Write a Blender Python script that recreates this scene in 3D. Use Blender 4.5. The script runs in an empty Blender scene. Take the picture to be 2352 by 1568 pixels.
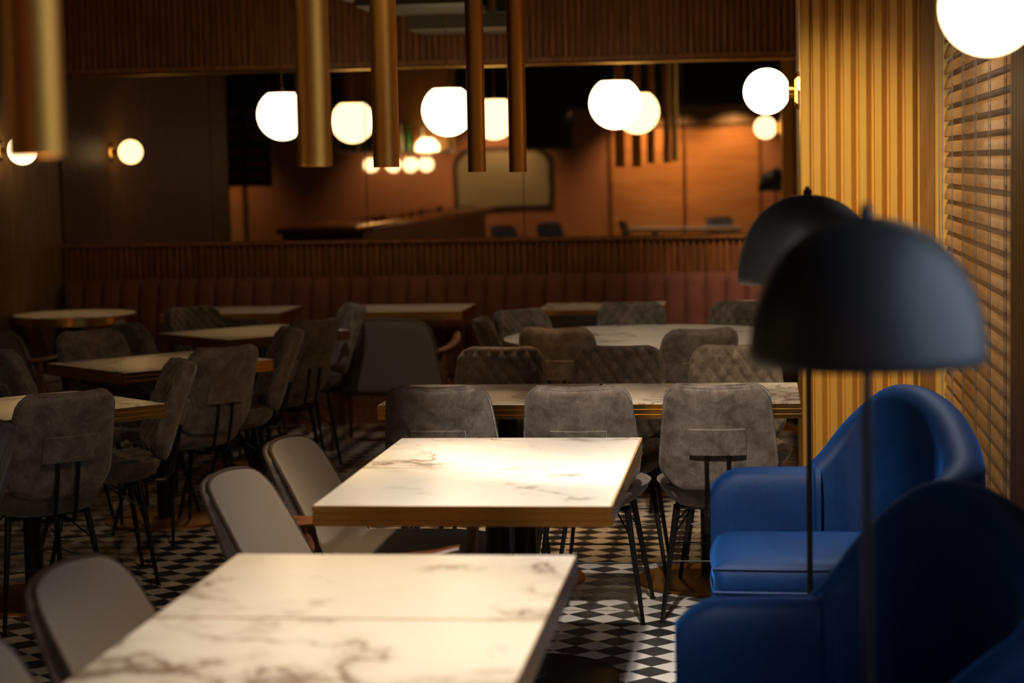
import bpy, bmesh, math, random
from mathutils import Vector, Matrix
random.seed(7)
PI = math.pi
SC = bpy.context.scene
COL = SC.collection

# ------------------------------------------------------------------ materials
def newmat(name):
    m = bpy.data.materials.new(name); m.use_nodes = True
    nt = m.node_tree; b = nt.nodes['Principled BSDF']
    return m, nt, b
def mix_rgb(nt, fac, a, b, blend='MIX'):
    n = nt.nodes.new('ShaderNodeMix'); n.data_type = 'RGBA'; n.blend_type = blend
    for s, v in ((n.inputs[0], fac), (n.inputs[6], a), (n.inputs[7], b)):
        if hasattr(v, 'links'): nt.links.new(v, s)
        elif isinstance(v, (tuple, list)): s.default_value = (*v, 1)
        else: s.default_value = v
    return n.outputs[2]
def ramp(nt, src, stops):
    n = nt.nodes.new('ShaderNodeValToRGB'); nt.links.new(src, n.inputs[0])
    e = n.color_ramp.elements
    while len(e) < len(stops): e.new(.5)
    for i, (p, c) in enumerate(stops):
        e[i].position = p; e[i].color = (*c, 1) if isinstance(c, (tuple, list)) else (c, c, c, 1)
    return n.outputs[0]
def noise(nt, vec, scale, detail=4, rough=.55, dist=0):
    n = nt.nodes.new('ShaderNodeTexNoise'); n.inputs['Scale'].default_value = scale
    n.inputs['Detail'].default_value = detail; n.inputs['Roughness'].default_value = rough
    n.inputs['Distortion'].default_value = dist
    nt.links.new(vec, n.inputs['Vector']); return n
def coords(nt, scale=(1, 1, 1), rot=(0, 0, 0), loc=(0, 0, 0), per_object=False):
    tc = nt.nodes.new('ShaderNodeTexCoord'); v = tc.outputs['Object']
    if per_object:
        oi = nt.nodes.new('ShaderNodeObjectInfo')
        ad = nt.nodes.new('ShaderNodeVectorMath'); ad.operation = 'ADD'
        nt.links.new(v, ad.inputs[0]); nt.links.new(oi.outputs['Location'], ad.inputs[1]); v = ad.outputs[0]
    mp = nt.nodes.new('ShaderNodeMapping'); nt.links.new(v, mp.inputs[0])
    mp.inputs['Scale'].default_value = scale; mp.inputs['Rotation'].default_value = rot
    mp.inputs['Location'].default_value = loc
    return mp.outputs[0]
def bump(nt, b, height, strength, dist=.01):
    n = nt.nodes.new('ShaderNodeBump'); n.inputs['Strength'].default_value = strength
    n.inputs['Distance'].default_value = dist
    nt.links.new(height, n.inputs['Height']); nt.links.new(n.outputs[0], b.inputs['Normal'])

def m_plain(name, col, rough=.5, metal=0, **k):
    m, nt, b = newmat(name)
    v = coords(nt)
    nz = noise(nt, v, k.get('nscale', 9), 3)
    a = k.get('var', .12)
    c = mix_rgb(nt, nz.outputs['Fac'], tuple(x*(1-a) for x in col), tuple(min(1, x*(1+a)) for x in col))
    nt.links.new(c, b.inputs['Base Color'])
    b.inputs['Roughness'].default_value = rough; b.inputs['Metallic'].default_value = metal
    if k.get('bump'): bump(nt, b, noise(nt, v, k.get('bscale', 200), 2).outputs['Fac'], k['bump'], .003)
    if k.get('coat'): b.inputs['Coat Weight'].default_value = k['coat']; b.inputs['Coat Roughness'].default_value = .15
    return m
def m_velvet(name, c0, c1, sheen=.6, patch=9, contrast=.35, sheentint=None, rough=.75):
    m, nt, b = newmat(name)
    v = coords(nt, per_object=True)
    n1 = noise(nt, v, patch, 5, .65, .4)
    v2 = coords(nt, (1, 1, .25), per_object=True)
    n2 = noise(nt, v2, 160, 2, .6)
    f1 = ramp(nt, n1.outputs['Fac'], [(.5-contrast/2, 0.), (.5+contrast/2, 1.)])
    c = mix_rgb(nt, f1, c0, c1)
    c = mix_rgb(nt, .28, c, ramp(nt, n2.outputs['Fac'], [(.3, (.25,)*3), (.7, (.85,)*3)]), 'SOFT_LIGHT')
    nt.links.new(c, b.inputs['Base Color'])
    b.inputs['Roughness'].default_value = rough
    b.inputs['Sheen Weight'].default_value = sheen; b.inputs['Sheen Roughness'].default_value = .4
    b.inputs['Specular IOR Level'].default_value = .22
    if sheentint: b.inputs['Sheen Tint'].default_value = (*sheentint, 1)
    bump(nt, b, n2.outputs['Fac'], .25, .002)
    return m
def m_wool(name, c0, c1):
    m, nt, b = newmat(name)
    v = coords(nt)
    w1 = nt.nodes.new('ShaderNodeTexWave'); w1.inputs['Scale'].default_value = 60; w1.inputs['Distortion'].default_value = 1.5
    w1.bands_direction = 'DIAGONAL'; nt.links.new(v, w1.inputs['Vector'])
    n2 = noise(nt, v, 260, 2)
    mx = mix_rgb(nt, .5, w1.outputs['Color'], n2.outputs['Color'])
    c = mix_rgb(nt, mx, c0, c1)
    nt.links.new(c, b.inputs['Base Color']); b.inputs['Roughness'].default_value = .9
    b.inputs['Sheen Weight'].default_value = .25
    bump(nt, b, mx, .5, .002)
    return m
def m_wood(name, c0, c1, axis=2, rough=.45, scale=8):
    m, nt, b = newmat(name)
    s = [1, 1, 1]; s[axis] = .07
    v = coords(nt, tuple(x*scale for x in s), per_object=True)
    n = noise(nt, v, 6, 6, .6, .8)
    c = mix_rgb(nt, ramp(nt, n.outputs['Fac'], [(.35, 0.), (.68, 1.)]), c0, c1)
    nt.links.new(c, b.inputs['Base Color']); b.inputs['Roughness'].default_value = rough
    bump(nt, b, n.outputs['Fac'], .15, .002)
    return m
def m_marble():
    m, nt, b = newmat('marble')
    v = coords(nt, (1, 1, 1), (0, 0, .5), per_object=True)
    warp = noise(nt, v, 2.2, 5, .6)
    ad = nt.nodes.new('ShaderNodeVectorMath'); ad.operation = 'MULTIPLY_ADD'
    nt.links.new(warp.outputs['Color'], ad.inputs[0]); ad.inputs[1].default_value = (.9, .9, .9); nt.links.new(v, ad.inputs[2])
    def vein(scale, w, off):
        mp = nt.nodes.new('ShaderNodeMapping'); nt.links.new(ad.outputs[0], mp.inputs[0])
        mp.inputs['Location'].default_value = off; mp.inputs['Scale'].default_value = (1, 1.6, 1)
        n = noise(nt, mp.outputs[0], scale, 3, .5)
        return ramp(nt, n.outputs['Fac'], [(.5-w, 0.), (.5, 1.), (.5+w, 0.)])
    big = vein(1.1, .020, (3, 1, 0)); fine = vein(2.6, .014, (0, 7, 2)); soft = vein(1.1, .075, (3, 1, 0))
    mask = ramp(nt, noise(nt, v, 2.1, 3).outputs['Fac'], [(.42, 0.), (.54, 1.)])
    mul = nt.nodes.new('ShaderNodeMath'); mul.operation = 'MULTIPLY'; nt.links.new(big, mul.inputs[0]); nt.links.new(mask, mul.inputs[1])
    mul2 = nt.nodes.new('ShaderNodeMath'); mul2.operation = 'MULTIPLY'; nt.links.new(fine, mul2.inputs[0]); nt.links.new(mask, mul2.inputs[1])
    base = mix_rgb(nt, noise(nt, v, 1.5, 3).outputs['Fac'], (.80, .75, .68), (.88, .84, .78))
    ms = nt.nodes.new('ShaderNodeMath'); ms.operation = 'MULTIPLY'; nt.links.new(soft, ms.inputs[0]); nt.links.new(mask, ms.inputs[1])
    m3 = nt.nodes.new('ShaderNodeMath'); m3.operation = 'MULTIPLY'; nt.links.new(ms.outputs[0], m3.inputs[0]); m3.inputs[1].default_value = .35
    base = mix_rgb(nt, m3.outputs[0], base, (.45, .37, .30))
    c = mix_rgb(nt, mul.outputs[0], base, (.25, .18, .13))
    mm = nt.nodes.new('ShaderNodeMath'); mm.operation = 'MULTIPLY'; nt.links.new(mul2.outputs[0], mm.inputs[0]); mm.inputs[1].default_value = .6
    c = mix_rgb(nt, mm.outputs[0], c, (.40, .34, .28))
    nt.links.new(c, b.inputs['Base Color'])
    b.inputs['Roughness'].default_value = .24
    return m
def m_floor():
    m, nt, b = newmat('checker_tile')
    T = .0967
    v = coords(nt)
    rot = nt.nodes.new('ShaderNodeVectorRotate'); rot.rotation_type = 'Z_AXIS'; rot.inputs['Angle'].default_value = -PI/4
    sh = nt.nodes.new('ShaderNodeVectorMath'); sh.operation = 'ADD'; sh.inputs[1].default_value = (.581, -7.261, 0)
    nt.links.new(v, sh.inputs[0]); nt.links.new(sh.outputs[0], rot.inputs['Vector'])
    sc = nt.nodes.new('ShaderNodeVectorMath'); sc.operation = 'MULTIPLY_ADD'
    nt.links.new(rot.outputs[0], sc.inputs[0]); sc.inputs[1].default_value = (1/T, 1/T, 0); sc.inputs[2].default_value = (.5, .5, .5)
    ch = nt.nodes.new('ShaderNodeTexChecker'); ch.inputs['Scale'].default_value = 1.0
    nt.links.new(sc.outputs[0], ch.inputs['Vector'])
    fl = nt.nodes.new('ShaderNodeVectorMath'); fl.operation = 'FLOOR'; nt.links.new(sc.outputs[0], fl.inputs[0])
    wn = nt.nodes.new('ShaderNodeTexWhiteNoise'); nt.links.new(fl.outputs[0], wn.inputs['Vector'])
    blk = mix_rgb(nt, wn.outputs['Value'], (.018, .017, .018), (.032, .030, .032))
    wht = mix_rgb(nt, wn.outputs['Value'], (.60, .575, .54), (.72, .69, .655))
    c = mix_rgb(nt, ch.outputs['Fac'], wht, blk)
    st = noise(nt, v, 2.5, 5)
    c = mix_rgb(nt, ramp(nt, st.outputs['Fac'], [(.35, .0), (.8, .18)]), c, (.3, .27, .24))
    # grout
    fr = nt.nodes.new('ShaderNodeVectorMath'); fr.operation = 'FRACTION'; nt.links.new(sc.outputs[0], fr.inputs[0])
    sp = nt.nodes.new('ShaderNodeSeparateXYZ'); nt.links.new(fr.outputs[0], sp.inputs[0])
    def edge(o):
        a = nt.nodes.new('ShaderNodeMath'); a.operation = 'SUBTRACT'; nt.links.new(o, a.inputs[0]); a.inputs[1].default_value = .5
        q = nt.nodes.new('ShaderNodeMath'); q.operation = 'ABSOLUTE'; nt.links.new(a.outputs[0], q.inputs[0]); return q.outputs[0]
    mxn = nt.nodes.new('ShaderNodeMath'); mxn.operation = 'MAXIMUM'
    nt.links.new(edge(sp.outputs[0]), mxn.inputs[0]); nt.links.new(edge(sp.outputs[1]), mxn.inputs[1])
    g = nt.nodes.new('ShaderNodeMath'); g.operation = 'GREATER_THAN'; nt.links.new(mxn.outputs[0], g.inputs[0]); g.inputs[1].default_value = .489
    c = mix_rgb(nt, g.outputs[0], c, (.22, .2, .18))
    nt.links.new(c, b.inputs['Base Color'])
    r = ramp(nt, noise(nt, v, 14, 3).outputs['Fac'], [(.3, .24), (.7, .36)])
    nt.links.new(r, b.inputs['Roughness'])
    bump(nt, b, wn.outputs['Value'], .03, .002)
    return m
def m_emit(name, col, strength):
    m, nt, b = newmat(name)
    b.inputs['Base Color'].default_value = (.9, .88, .82, 1)
    b.inputs['Emission Color'].default_value = (*col, 1); b.inputs['Emission Strength'].default_value = strength
    b.inputs['Roughness'].default_value = .2
    return m
def m_mirror():
    m, nt, b = newmat('bronze_mirror')
    b.inputs['Base Color'].default_value = (.60, .50, .37, 1); b.inputs['Metallic'].default_value = 1
    b.inputs['Roughness'].default_value = .015
    v = coords(nt, (1, 1, 1.6))
    bump(nt, b, noise(nt, v, 2.6, 1).outputs['Fac'], .10, .0018)
    return m
def m_glass():
    m, nt, b = newmat('window_glass')
    b.inputs['Base Color'].default_value = (.9, .95, 1, 1); b.inputs['Transmission Weight'].default_value = 1
    b.inputs['IOR'].default_value = 1.02; b.inputs['Roughness'].default_value = 0
    return m

M = dict(
    velvet=m_velvet('grey_velvet', (.085, .068, .056), (.20, .168, .143), sheen=.3, contrast=.28, patch=15),
    wool=m_wool('grey_wool', (.10, .082, .067), (.25, .215, .18)),
    wooldark=m_plain('brown_piping', (.05, .03, .022), .7),
    blue=m_velvet('blue_velvet', (.0005, .009, .045), (.0010, .026, .115), sheen=.5, patch=3, contrast=.6, sheentint=(.04, .30, 1), rough=.6),
    rust=m_velvet('rust_velvet', (.10, .036, .022), (.19, .07, .045), sheen=.12, patch=5, contrast=.6, sheentint=(1, .6, .5)),
    marble=m_marble(), floor=m_floor(), mirror=m_mirror(), glass=m_glass(),
    brass=m_plain('polished_brass', (.78, .50, .14), .22, 1, var=.08, nscale=4),
    brushed=m_plain('brushed_gold', (.52, .25, .05), .5, 1, var=.10, nscale=3),
    black=m_plain('black_metal', (.015, .014, .013), .35, .6, bump=.05),
    lampblack=m_plain('satin_black_paint', (.018, .018, .020), .5, 0, var=.1),
    darkpaint=m_plain('dark_paint', (.02, .018, .016), .7),
    duct=m_plain('grey_duct', (.10, .085, .06), .6),
    panelwood=m_wood('walnut_slat', (.11, .038, .008), (.29, .108, .018)),
    olivewood=m_wood('olive_slat', (.13, .070, .022), (.24, .13, .045)),
    armwood=m_wood('chair_walnut', (.14, .045, .016), (.28, .11, .04), 1, .35),
    ochre=m_plain('ochre_paint', (.70, .40, .075), .55, 0, var=.06, bump=.05),
    orangewood=m_wood('amber_wood', (.22, .10, .02), (.34, .17, .04)),
    blind=m_wood('blind_slat', (.46, .25, .10), (.60, .36, .16), 1, .45, 3),
    rearblind=m_wood('orange_blind_slat', (.50, .19, .05), (.68, .30, .09), 0, .4, 3),
    cord=m_plain('grey_cord', (.25, .22, .2), .8),
    terracotta=m_plain('terracotta_plaster', (.42, .17, .075), .8, 0, var=.1, nscale=2),
    globe=m_emit('opal_globe_lit', (1, .74, .44), 5), 
    globe2=m_emit('opal_sconce_lit', (1, .72, .40), 5),
    bulb=m_emit('spot_lens', (1, .70, .38), 30),
    led=m_emit('warm_led', (1, .75, .4), 14),
    amberglow=m_emit('added_amber_glow', (1, .5, .12), 12),  # made-up glow for amber dots, more likely mirrored pendants
    ceiling=m_plain('black_ceiling', (.02, .017, .013), .8),
    paintedmirror=m_plain('painted_reflection_mirror', (.62, .52, .32), .35, .6, nscale=1.5),  # pale olive base stands in for the lit wall it would reflect
    screen=m_plain('black_screen', (.01, .01, .011), .15),
    chalk=m_plain('menu_board', (.025, .018, .012), .6),
    chalktext=m_plain('menu_lettering', (.5, .28, .12), .6),
    bottleg=m_plain('green_glass', (.03, .16, .05), .1), bottleb=m_plain('amber_glass', (.25, .09, .02), .1),
    bottlec=m_plain('pale_glass', (.6, .55, .4), .1),
    leatherdark=m_plain('dark_leather', (.05, .03, .02), .4),
    white=m_plain('white_cloth', (.7, .66, .6), .7),
)

# ------------------------------------------------------------------ mesh helpers
class MB:
    def __init__(s): s.v = []; s.f = []; s.sm = []
    def add(s, vs, fs, smooth=False):
        o = len(s.v); s.v += [tuple(v) for v in vs]
        for f in fs: s.f.append(tuple(i+o for i in f)); s.sm.append(smooth)
        return s
    def box(s, x0, y0, z0, x1, y1, z1, mat=None):
        vs = [(x, y, z) for z in (z0, z1) for y in (y0, y1) for x in (x0, x1)]
        if mat: vs = [mat @ Vector(v) for v in vs]
        return s.add(vs, [(0, 2, 3, 1), (4, 5, 7, 6), (0, 1, 5, 4), (2, 6, 7, 3), (0, 4, 6, 2), (1, 3, 7, 5)])
    def bbox(s, x0, y0, z0, x1, y1, z1, r=.01, seg=3, mat=None):
        # box with rounded edges
        bm = bmesh.new(); bmesh.ops.create_cube(bm, size=1)
        for v in bm.verts:
            v.co = Vector(((x0+x1)/2+v.co.x*(x1-x0), (y0+y1)/2+v.co.y*(y1-y0), (z0+z1)/2+v.co.z*(z1-z0)))
        bmesh.ops.bevel(bm, geom=list(bm.edges), offset=r, segments=seg, profile=.5, affect='EDGES', clamp_overlap=True)
        bm.verts.index_update()
        vs = [v.co.copy() for v in bm.verts]
        if mat: vs = [mat @ v for v in vs]
        s.add(vs, [[v.index for v in f.verts] for f in bm.faces], True); bm.free(); return s
    def tube(s, pts, r, n=10, closed=False, cap=True):
        pts = [Vector(p) for p in pts]; N = len(pts)
        rs = r if isinstance(r, (list, tuple)) else [r]*N
        rings = []; prev = None
        for i in range(N):
            if closed: t = pts[(i+1) % N]-pts[i-1]
            else: t = pts[min(i+1, N-1)]-pts[max(i-1, 0)]
            t.normalize()
            if prev is None:
                a = Vector((0, 0, 1)) if abs(t.z) < .9 else Vector((1, 0, 0))
                u = t.cross(a).normalized()
            else: u = (prev - t*prev.dot(t)).normalized()
            prev = u; w = t.cross(u)
            rings.append([pts[i]+(u*math.cos(2*PI*k/n)+w*math.sin(2*PI*k/n))*rs[i] for k in range(n)])
        vs = [p for rg in rings for p in rg]; fs = []
        for i in range(N if closed else N-1):
            j = (i+1) % N
            for k in range(n): fs.append((i*n+k, i*n+(k+1) % n, j*n+(k+1) % n, j*n+k))
        s.add(vs, fs, True)
        if cap and not closed:
            s.add(rings[0], [tuple(range(n))[::-1]]); s.add(rings[-1], [tuple(range(n))])
        return s
    def lathe(s, prof, n=32, c=(0, 0, 0), axis='z', smooth=True, mat=None):
        vs = []
        for k in range(n):
            a = 2*PI*k/n
            for (r, h) in prof:
                if axis == 'z': p = Vector((r*math.cos(a), r*math.sin(a), h))
                else: p = Vector((h, r*math.cos(a), r*math.sin(a)))
                p += Vector(c); vs.append(mat @ p if mat else p)
        m = len(prof); fs = []
        for k in range(n):
            k2 = (k+1) % n
            for i in range(m-1):
                if prof[i][0] < 1e-7 and prof[i+1][0] < 1e-7: continue
                fs.append((k*m+i, k2*m+i, k2*m+i+1, k*m+i+1))
        return s.add(vs, fs, smooth)
    def grid(s, fn, nu, nv, smooth=True, wrapu=False):
        vs = [fn(i/nu, j/nv) for j in range(nv+1) for i in range(nu+1 if not wrapu else nu)]
        w = nu+1 if not wrapu else nu
        fs = []
        for j in range(nv):
            for i in range(nu):
                i2 = (i+1) % w if wrapu else i+1
                fs.append((j*w+i, j*w+i2, (j+1)*w+i2, (j+1)*w+i))
        return s.add(vs, fs, smooth)
    def build(s, name, mat, parent=None, sharp=35, fix=True):
        me = bpy.data.meshes.new(name)
        me.from_pydata(s.v, [], s.f)
        bm = bmesh.new(); bm.from_mesh(me)
        bmesh.ops.remove_doubles(bm, verts=bm.verts, dist=1e-6)
        if fix: bmesh.ops.recalc_face_normals(bm, faces=bm.faces)
        bm.to_mesh(me); bm.free()
        anysm = any(s.sm)
        for p in me.polygons: p.use_smooth = anysm
        if anysm:
            try: me.set_sharp_from_angle(angle=math.radians(sharp))
            except Exception: pass
        me.materials.append(mat)
        o = bpy.data.objects.new(name, me); COL.objects.link(o)
        if parent: o.parent = parent
        return o
def tag(o, label=None, cat=None, group=None, kind=None):
    if label: o['label'] = label
    if cat: o['category'] = cat
    if group: o['group'] = group
    if kind: o['kind'] = kind
    return o
def empty(name, loc=(0, 0, 0), rz=0, label=None, cat=None, group=None):
    o = bpy.data.objects.new(name, None); COL.objects.link(o)
    o.empty_display_size = .1; o.location = loc; o.rotation_euler = (0, 0, rz)
    return tag(o, label, cat, group)
def dup(root, loc, rz, label, group=None):
    r = root.copy(); COL.objects.link(r); r.location = loc; r.rotation_euler = (0, 0, rz)
    r['label'] = label
    if group: r['group'] = group
    for ch in root.children:
        c = ch.copy(); COL.objects.link(c); c.parent = r
        for g in ch.children:
            d = g.copy(); COL.objects.link(d); d.parent = c
    return r
class Proto:
    """first placing moves the original, later ones copy it"""
    def __init__(s, root): s.root = root; s.used = False
    def put(s, loc, rz, label, group=None):
        if not s.used:
            s.used = True; s.root.location = loc; s.root.rotation_euler = (0, 0, rz); s.root['label'] = label
            if group: s.root['group'] = group
            return s.root
        return dup(s.root, loc, rz, label, group)

# ------------------------------------------------------------------ room shell
XL, XR, YB, YF, ZC = -9.5, .80, 13.2, -4.0, 3.3
b = MB().box(XL-.2, YF-.2, -.1, XR+.35, YB+.2, 0); tag(b.build('floor', M['floor']), kind='structure')
b = MB().box(XL-.2, YF-.2, ZC, XR+.35, YB+.2, ZC+.1); tag(b.build('ceiling', M['ceiling']), kind='structure')
b = MB().box(XL, YB, 0, XR+.3, YB+.15, ZC); tag(b.build('wall_back', M['panelwood']), kind='structure')
b = MB().box(XL-.15, YF, 0, XL, YB, ZC); tag(b.build('wall_far_left', M['panelwood']), kind='structure')
b = MB().box(XL, 8.75, 0, -4.72, 8.85, ZC).box(-4.82, 8.75, 0, -4.72, YB, ZC); tag(b.build('wall_left', M['olivewood']), kind='structure')
# right wall with window openings: A 5.6..8.45 (blinds), B -1.5..3.7 (behind the camera)
b = MB()
for (y0, y1) in ((8.55, YB), (3.75, 5.57), (YF, -1.2)): b.box(XR, y0, 0, XR+.25, y1, ZC)
for (y0, y1) in ((5.57, 8.55), (-1.2, 3.75)):
    b.box(XR, y0, 0, XR+.25, y1, .40); b.box(XR, y0, 2.95, XR+.25, y1, ZC)
tag(b.build('wall_right', M['ochre']), kind='structure')
# rear wall, with windows behind blinds
b = MB()
b.box(XL, YF-.15, 0, XR, YF, ZC)
tag(b.build('wall_rear', M['terracotta']), kind='structure')

def slats(mb, x0, x1, z0, z1, y, pitch, w, d):
    n = int(round((x1-x0)/pitch))
    for i in range(n):
        xa = x0+(i+.5)*(x1-x0)/n; jw = w*random.uniform(.85, 1.1)
        mb.add([(xa-jw/2, y, z0), (xa-jw/2+.004, y-d, z0), (xa+jw/2-.004, y-d, z0), (xa+jw/2, y, z0),
                (xa-jw/2, y, z1), (xa-jw/2+.004, y-d, z1), (xa+jw/2-.004, y-d, z1), (xa+jw/2, y, z1)],
               [(0, 1, 5, 4), (1, 2, 6, 5), (2, 3, 7, 6), (0, 3, 2, 1), (4, 5, 6, 7)])
mb = MB(); slats(mb, -4.70, XR, .80, 1.135, YB-.002, .0425, .026, .022)
mb.box(-4.72, YB-.045, 1.135, XR, YB-.001, 1.158)
tag(mb.build('trim_1', M['panelwood'], fix=True), kind='structure')
mb = MB(); slats(mb, -4.70, XR, 2.325, ZC, YB-.002, .0425, .026, .022)
mb.box(-4.72, YB-.03, 2.29, XR, YB-.001, 2.325)
tag(mb.build('trim_2', M['panelwood']), kind='structure')
mb = MB(); mb.bbox(-4.72, YB-.04, 2.268, XR, YB-.004, 2.289, .004)
tag(mb.build('trim_3', M['brass']), kind='structure')
# left wall flutes (in plane x=-4.72 facing +x)
mb = MB(); n = int(4.3/.034)
for i in range(n):
    ya = 8.87+(i+.5)*4.3/n
    mb.add([(-4.72, ya-.011, 0), (-4.70, ya-.007, 0), (-4.70, ya+.007, 0), (-4.72, ya+.011, 0),
            (-4.72, ya-.011, ZC), (-4.70, ya-.007, ZC), (-4.70, ya+.007, ZC), (-4.72, ya+.011, ZC)],
           [(0, 1, 5, 4), (1, 2, 6, 5), (2, 3, 7, 6)])
tag(mb.build('trim_4', M['olivewood'], fix=False), kind='structure')

# mirror panels
edges = [-4.69, -3.655, -2.606, -1.563, -.519, .79]
names = ['farthest left, beside the left fluted wall', 'second panel from the left wall, behind the first globe lamp',
         'middle panel, behind the second globe lamp', 'panel behind the third globe lamp', 'panel running behind the ochre pillar']
for i in range(5):
    mb = MB().box(edges[i]+.003, YB-.020, 1.16, edges[i+1]-.003, YB-.004, 2.267)
    o = mb.build('mirror_panel', M['mirror']); tag(o, 'bronze wall mirror, '+names[i], 'mirror', 'bronze mirror panels over the bench')

# ------------------------------------------------------------------ banquette
bq = empty('banquette', (-1.95, 12.7, 0), 0, 'long rust velvet bench with vertical channel tufting under the mirrors', 'bench')
mb = MB(); x0, x1 = -4.64+1.95, .78+1.95; nch = 42; px = (x1-x0)/nch
def chan(u, v):
    X = x0+(x1-x0)*u; t = (u*nch) % 1.0
    bulge = (1-abs(2*t-1)**2.4)**.5 if 0 < t < 1 else 0
    # v profile : back bottom -> top -> rear
    prof = [(-.02, .44), (.02, .60), (.07, .80), (.095, .885), (.115, .905), (.15, .912), (.20, .905), (.215, .87)]
    f = v*(len(prof)-1); i = min(int(f), len(prof)-2); q = f-i
    y = prof[i][0]*(1-q)+prof[i+1][0]*q; z = prof[i][1]*(1-q)+prof[i+1][1]*q
    k = .030*bulge
    if v < .55: y -= k
    else: z += k*.45; y -= k*.3
    return (X, y+.16+.07, z)
mb.grid(chan, nch*10, 21)
mb.box(x0, .40, .30, x1, .46, .86)
mb.build('backrest', M['rust'], bq, fix=False)
MB().bbox(x0, -.17, .30, x1, .27, .45, .035, 4).build('seat', M['rust'], bq)
MB().box(x0, -.10, .0, x1, .30, .30).build('base', M['armwood'], bq)

# ------------------------------------------------------------------ dining chair
def quilt(x, y, p=.054, q=.072):
    a = x/p+y/q; b_ = x/p-y/q
    return (abs(math.sin(PI*a))*abs(math.sin(PI*b_)))**.42
def sq2round(u, v, k):
    return u*math.sqrt(1-k*v*v/2), v*math.sqrt(1-k*u*u/2)
def edge_fn(u, v, p=7): 
    e = max(abs(u), abs(v)); return math.sqrt(max(0, 1-e**p))

def pad_point(u, v, side, q=True):
    """dining chair backrest: side +1 front (quilted), -1 rear"""
    vv = math.sin(v*PI/2)*.55+v*.45; s = (vv+1)/2    # 0 bottom .. 1 top, rows gather at the ends
    Hh = .375
    if s < .26: t = s/.26; W = .140+(.205-.140)*math.sin(t*PI/2)
    else: t = (s-.26)/.74; W = .205-.030*t**1.15
    rt, rb = .055, .035
    dt = rt-(1-s)*Hh
    if dt > 0: W -= rt-math.sqrt(max(0, rt*rt-dt*dt))
    db = rb-s*Hh
    if db > 0: W -= rb-math.sqrt(max(0, rb*rb-db*db))
    x = u*W
    zc = .487+s*Hh + (.006*math.cos(x/.17*PI) if s > .5 else 0)*max(0, s*2-1)*-.5
    yc = -.265-s*.115-.02*s*s
    e = edge_fn(u, vv, 9)
    th = .013+.016*e
    off = side*th
    if side > 0 and q: off += .011*quilt(x, s*.375)*min(1, e*1.6)
    curl = .055*(x/.2)**2                        # wraps forward at the sides
    return Vector((x, yc+curl, zc)) + Vector((0, .95, .30))*off
def seat_point(u, v, side):
    uu, vv = sq2round(u, v, .55)
    s = (vv+1)/2                                  # 0 rear .. 1 front
    W = .165+.06*math.sin(PI*min(1, .12+s*.62)) + .0
    x = uu*W; y = -.26+s*.47
    e = edge_fn(u, v, 6)
    r2 = max(abs(u), abs(v))
    dish = .030*(x/.2)**2+.028*max(0, -vv)**2 - .045*max(0, vv-.45)**1.6
    top = .462+dish
    if side > 0:
        z = top-.012+.014*e+.011*quilt(x, y+.3)*min(1, e*1.5)
    else:
        z = top-.014-.052*math.sqrt(max(0, 1-r2**3.2))-dish*.7*(1-r2**4)
        x *= 1-.12*(1-r2)
    return Vector((x, y, z))
def boundary(fn, side, n=24):
    out = []
    for k in range(n): out.append(fn(k/n*2-1, -1, side))
    for k in range(n): out.append(fn(1, k/n*2-1, side))
    for k in range(n): out.append(fn((n-k)/n*2-1, 1, side))
    for k in range(n): out.append(fn(-1, (n-k)/n*2-1, side))
    return out
def two_sided(fn, N=64, skirt=True):
    mb = MB()
    mb.grid(lambda a, c: fn(a*2-1, c*2-1, 1), N, N)
    mb.grid(lambda a, c: fn(a*2-1, c*2-1, -1), N, N)
    A = boundary(fn, 1, N); B = boundary(fn, -1, N); n = len(A)
    mb.add(A+B, [(i, (i+1) % n, n+(i+1) % n, n+i) for i in range(n)], True)
    return mb
ch = empty('dining_chair', cat='chair')
bk = two_sided(pad_point).build('backrest', M['velvet'], ch, 50)
mb = MB(); mb.tube(boundary(pad_point, 1, 16), .0035, 6, True); mb.tube(boundary(pad_point, -1, 16), .0035, 6, True)
mb.build('piping', M['velvet'], bk)
mb = MB()                                                       # sewn patch that sleeves the rods
def patch(u, v):
    x = (u-.5)*.195; z = .628+v*.092; s = (z-.49)/.375
    yc = -.265-s*.115-.02*s*s+.055*(x/.2)**2
    return Vector((x, yc-.040-.003*(1-abs(2*u-1)**6), z-.011))
mb.grid(patch, 16, 6); mb.grid(lambda u, v: patch(u, v)+Vector((0, .016, .004)), 16, 6)
Ap = [patch(i/16, 0) for i in range(17)]+[patch(1, j/6) for j in range(1, 7)]+[patch(1-i/16, 1) for i in range(1, 17)]+[patch(0, 1-j/6) for j in range(1, 6)]
mb.add(Ap+[p+Vector((0, .016, .004)) for p in Ap], [(i, (i+1) % len(Ap), len(Ap)+(i+1) % len(Ap), len(Ap)+i) for i in range(len(Ap))])
mb.build('back_patch', M['velvet'], bk, 30)
st = two_sided(seat_point).build('seat', M['velvet'], ch, 50)
mb = MB(); mb.tube(boundary(seat_point, 1, 16), .004, 6, True); mb.build('piping', M['velvet'], st)
for s in (-1, 1):
    MB().tube([(s*.038, -.352, .66), (s*.038, -.328, .53), (s*.039, -.300, .43), (s*.042, -.270, .395), (s*.05, -.12, .392)], .0075, 8).build('support_rod', M['black'], ch)
    for (xa, ya, xb, yb) in ((.15, -.15, .205, -.205), (.15, .12, .215, .235)):
        mb = MB().tube([(s*xa, ya, .415), (s*xb, yb, .004)], [.0125, .0075], 10)
        mb.lathe([(0, 0), (.011, 0), (.011, .006), (.008, .008), (0, .008)], 10, (s*xb, yb, 0))
        mb.build('leg', M['black'], ch)
mb = MB(); zz = .215
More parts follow.
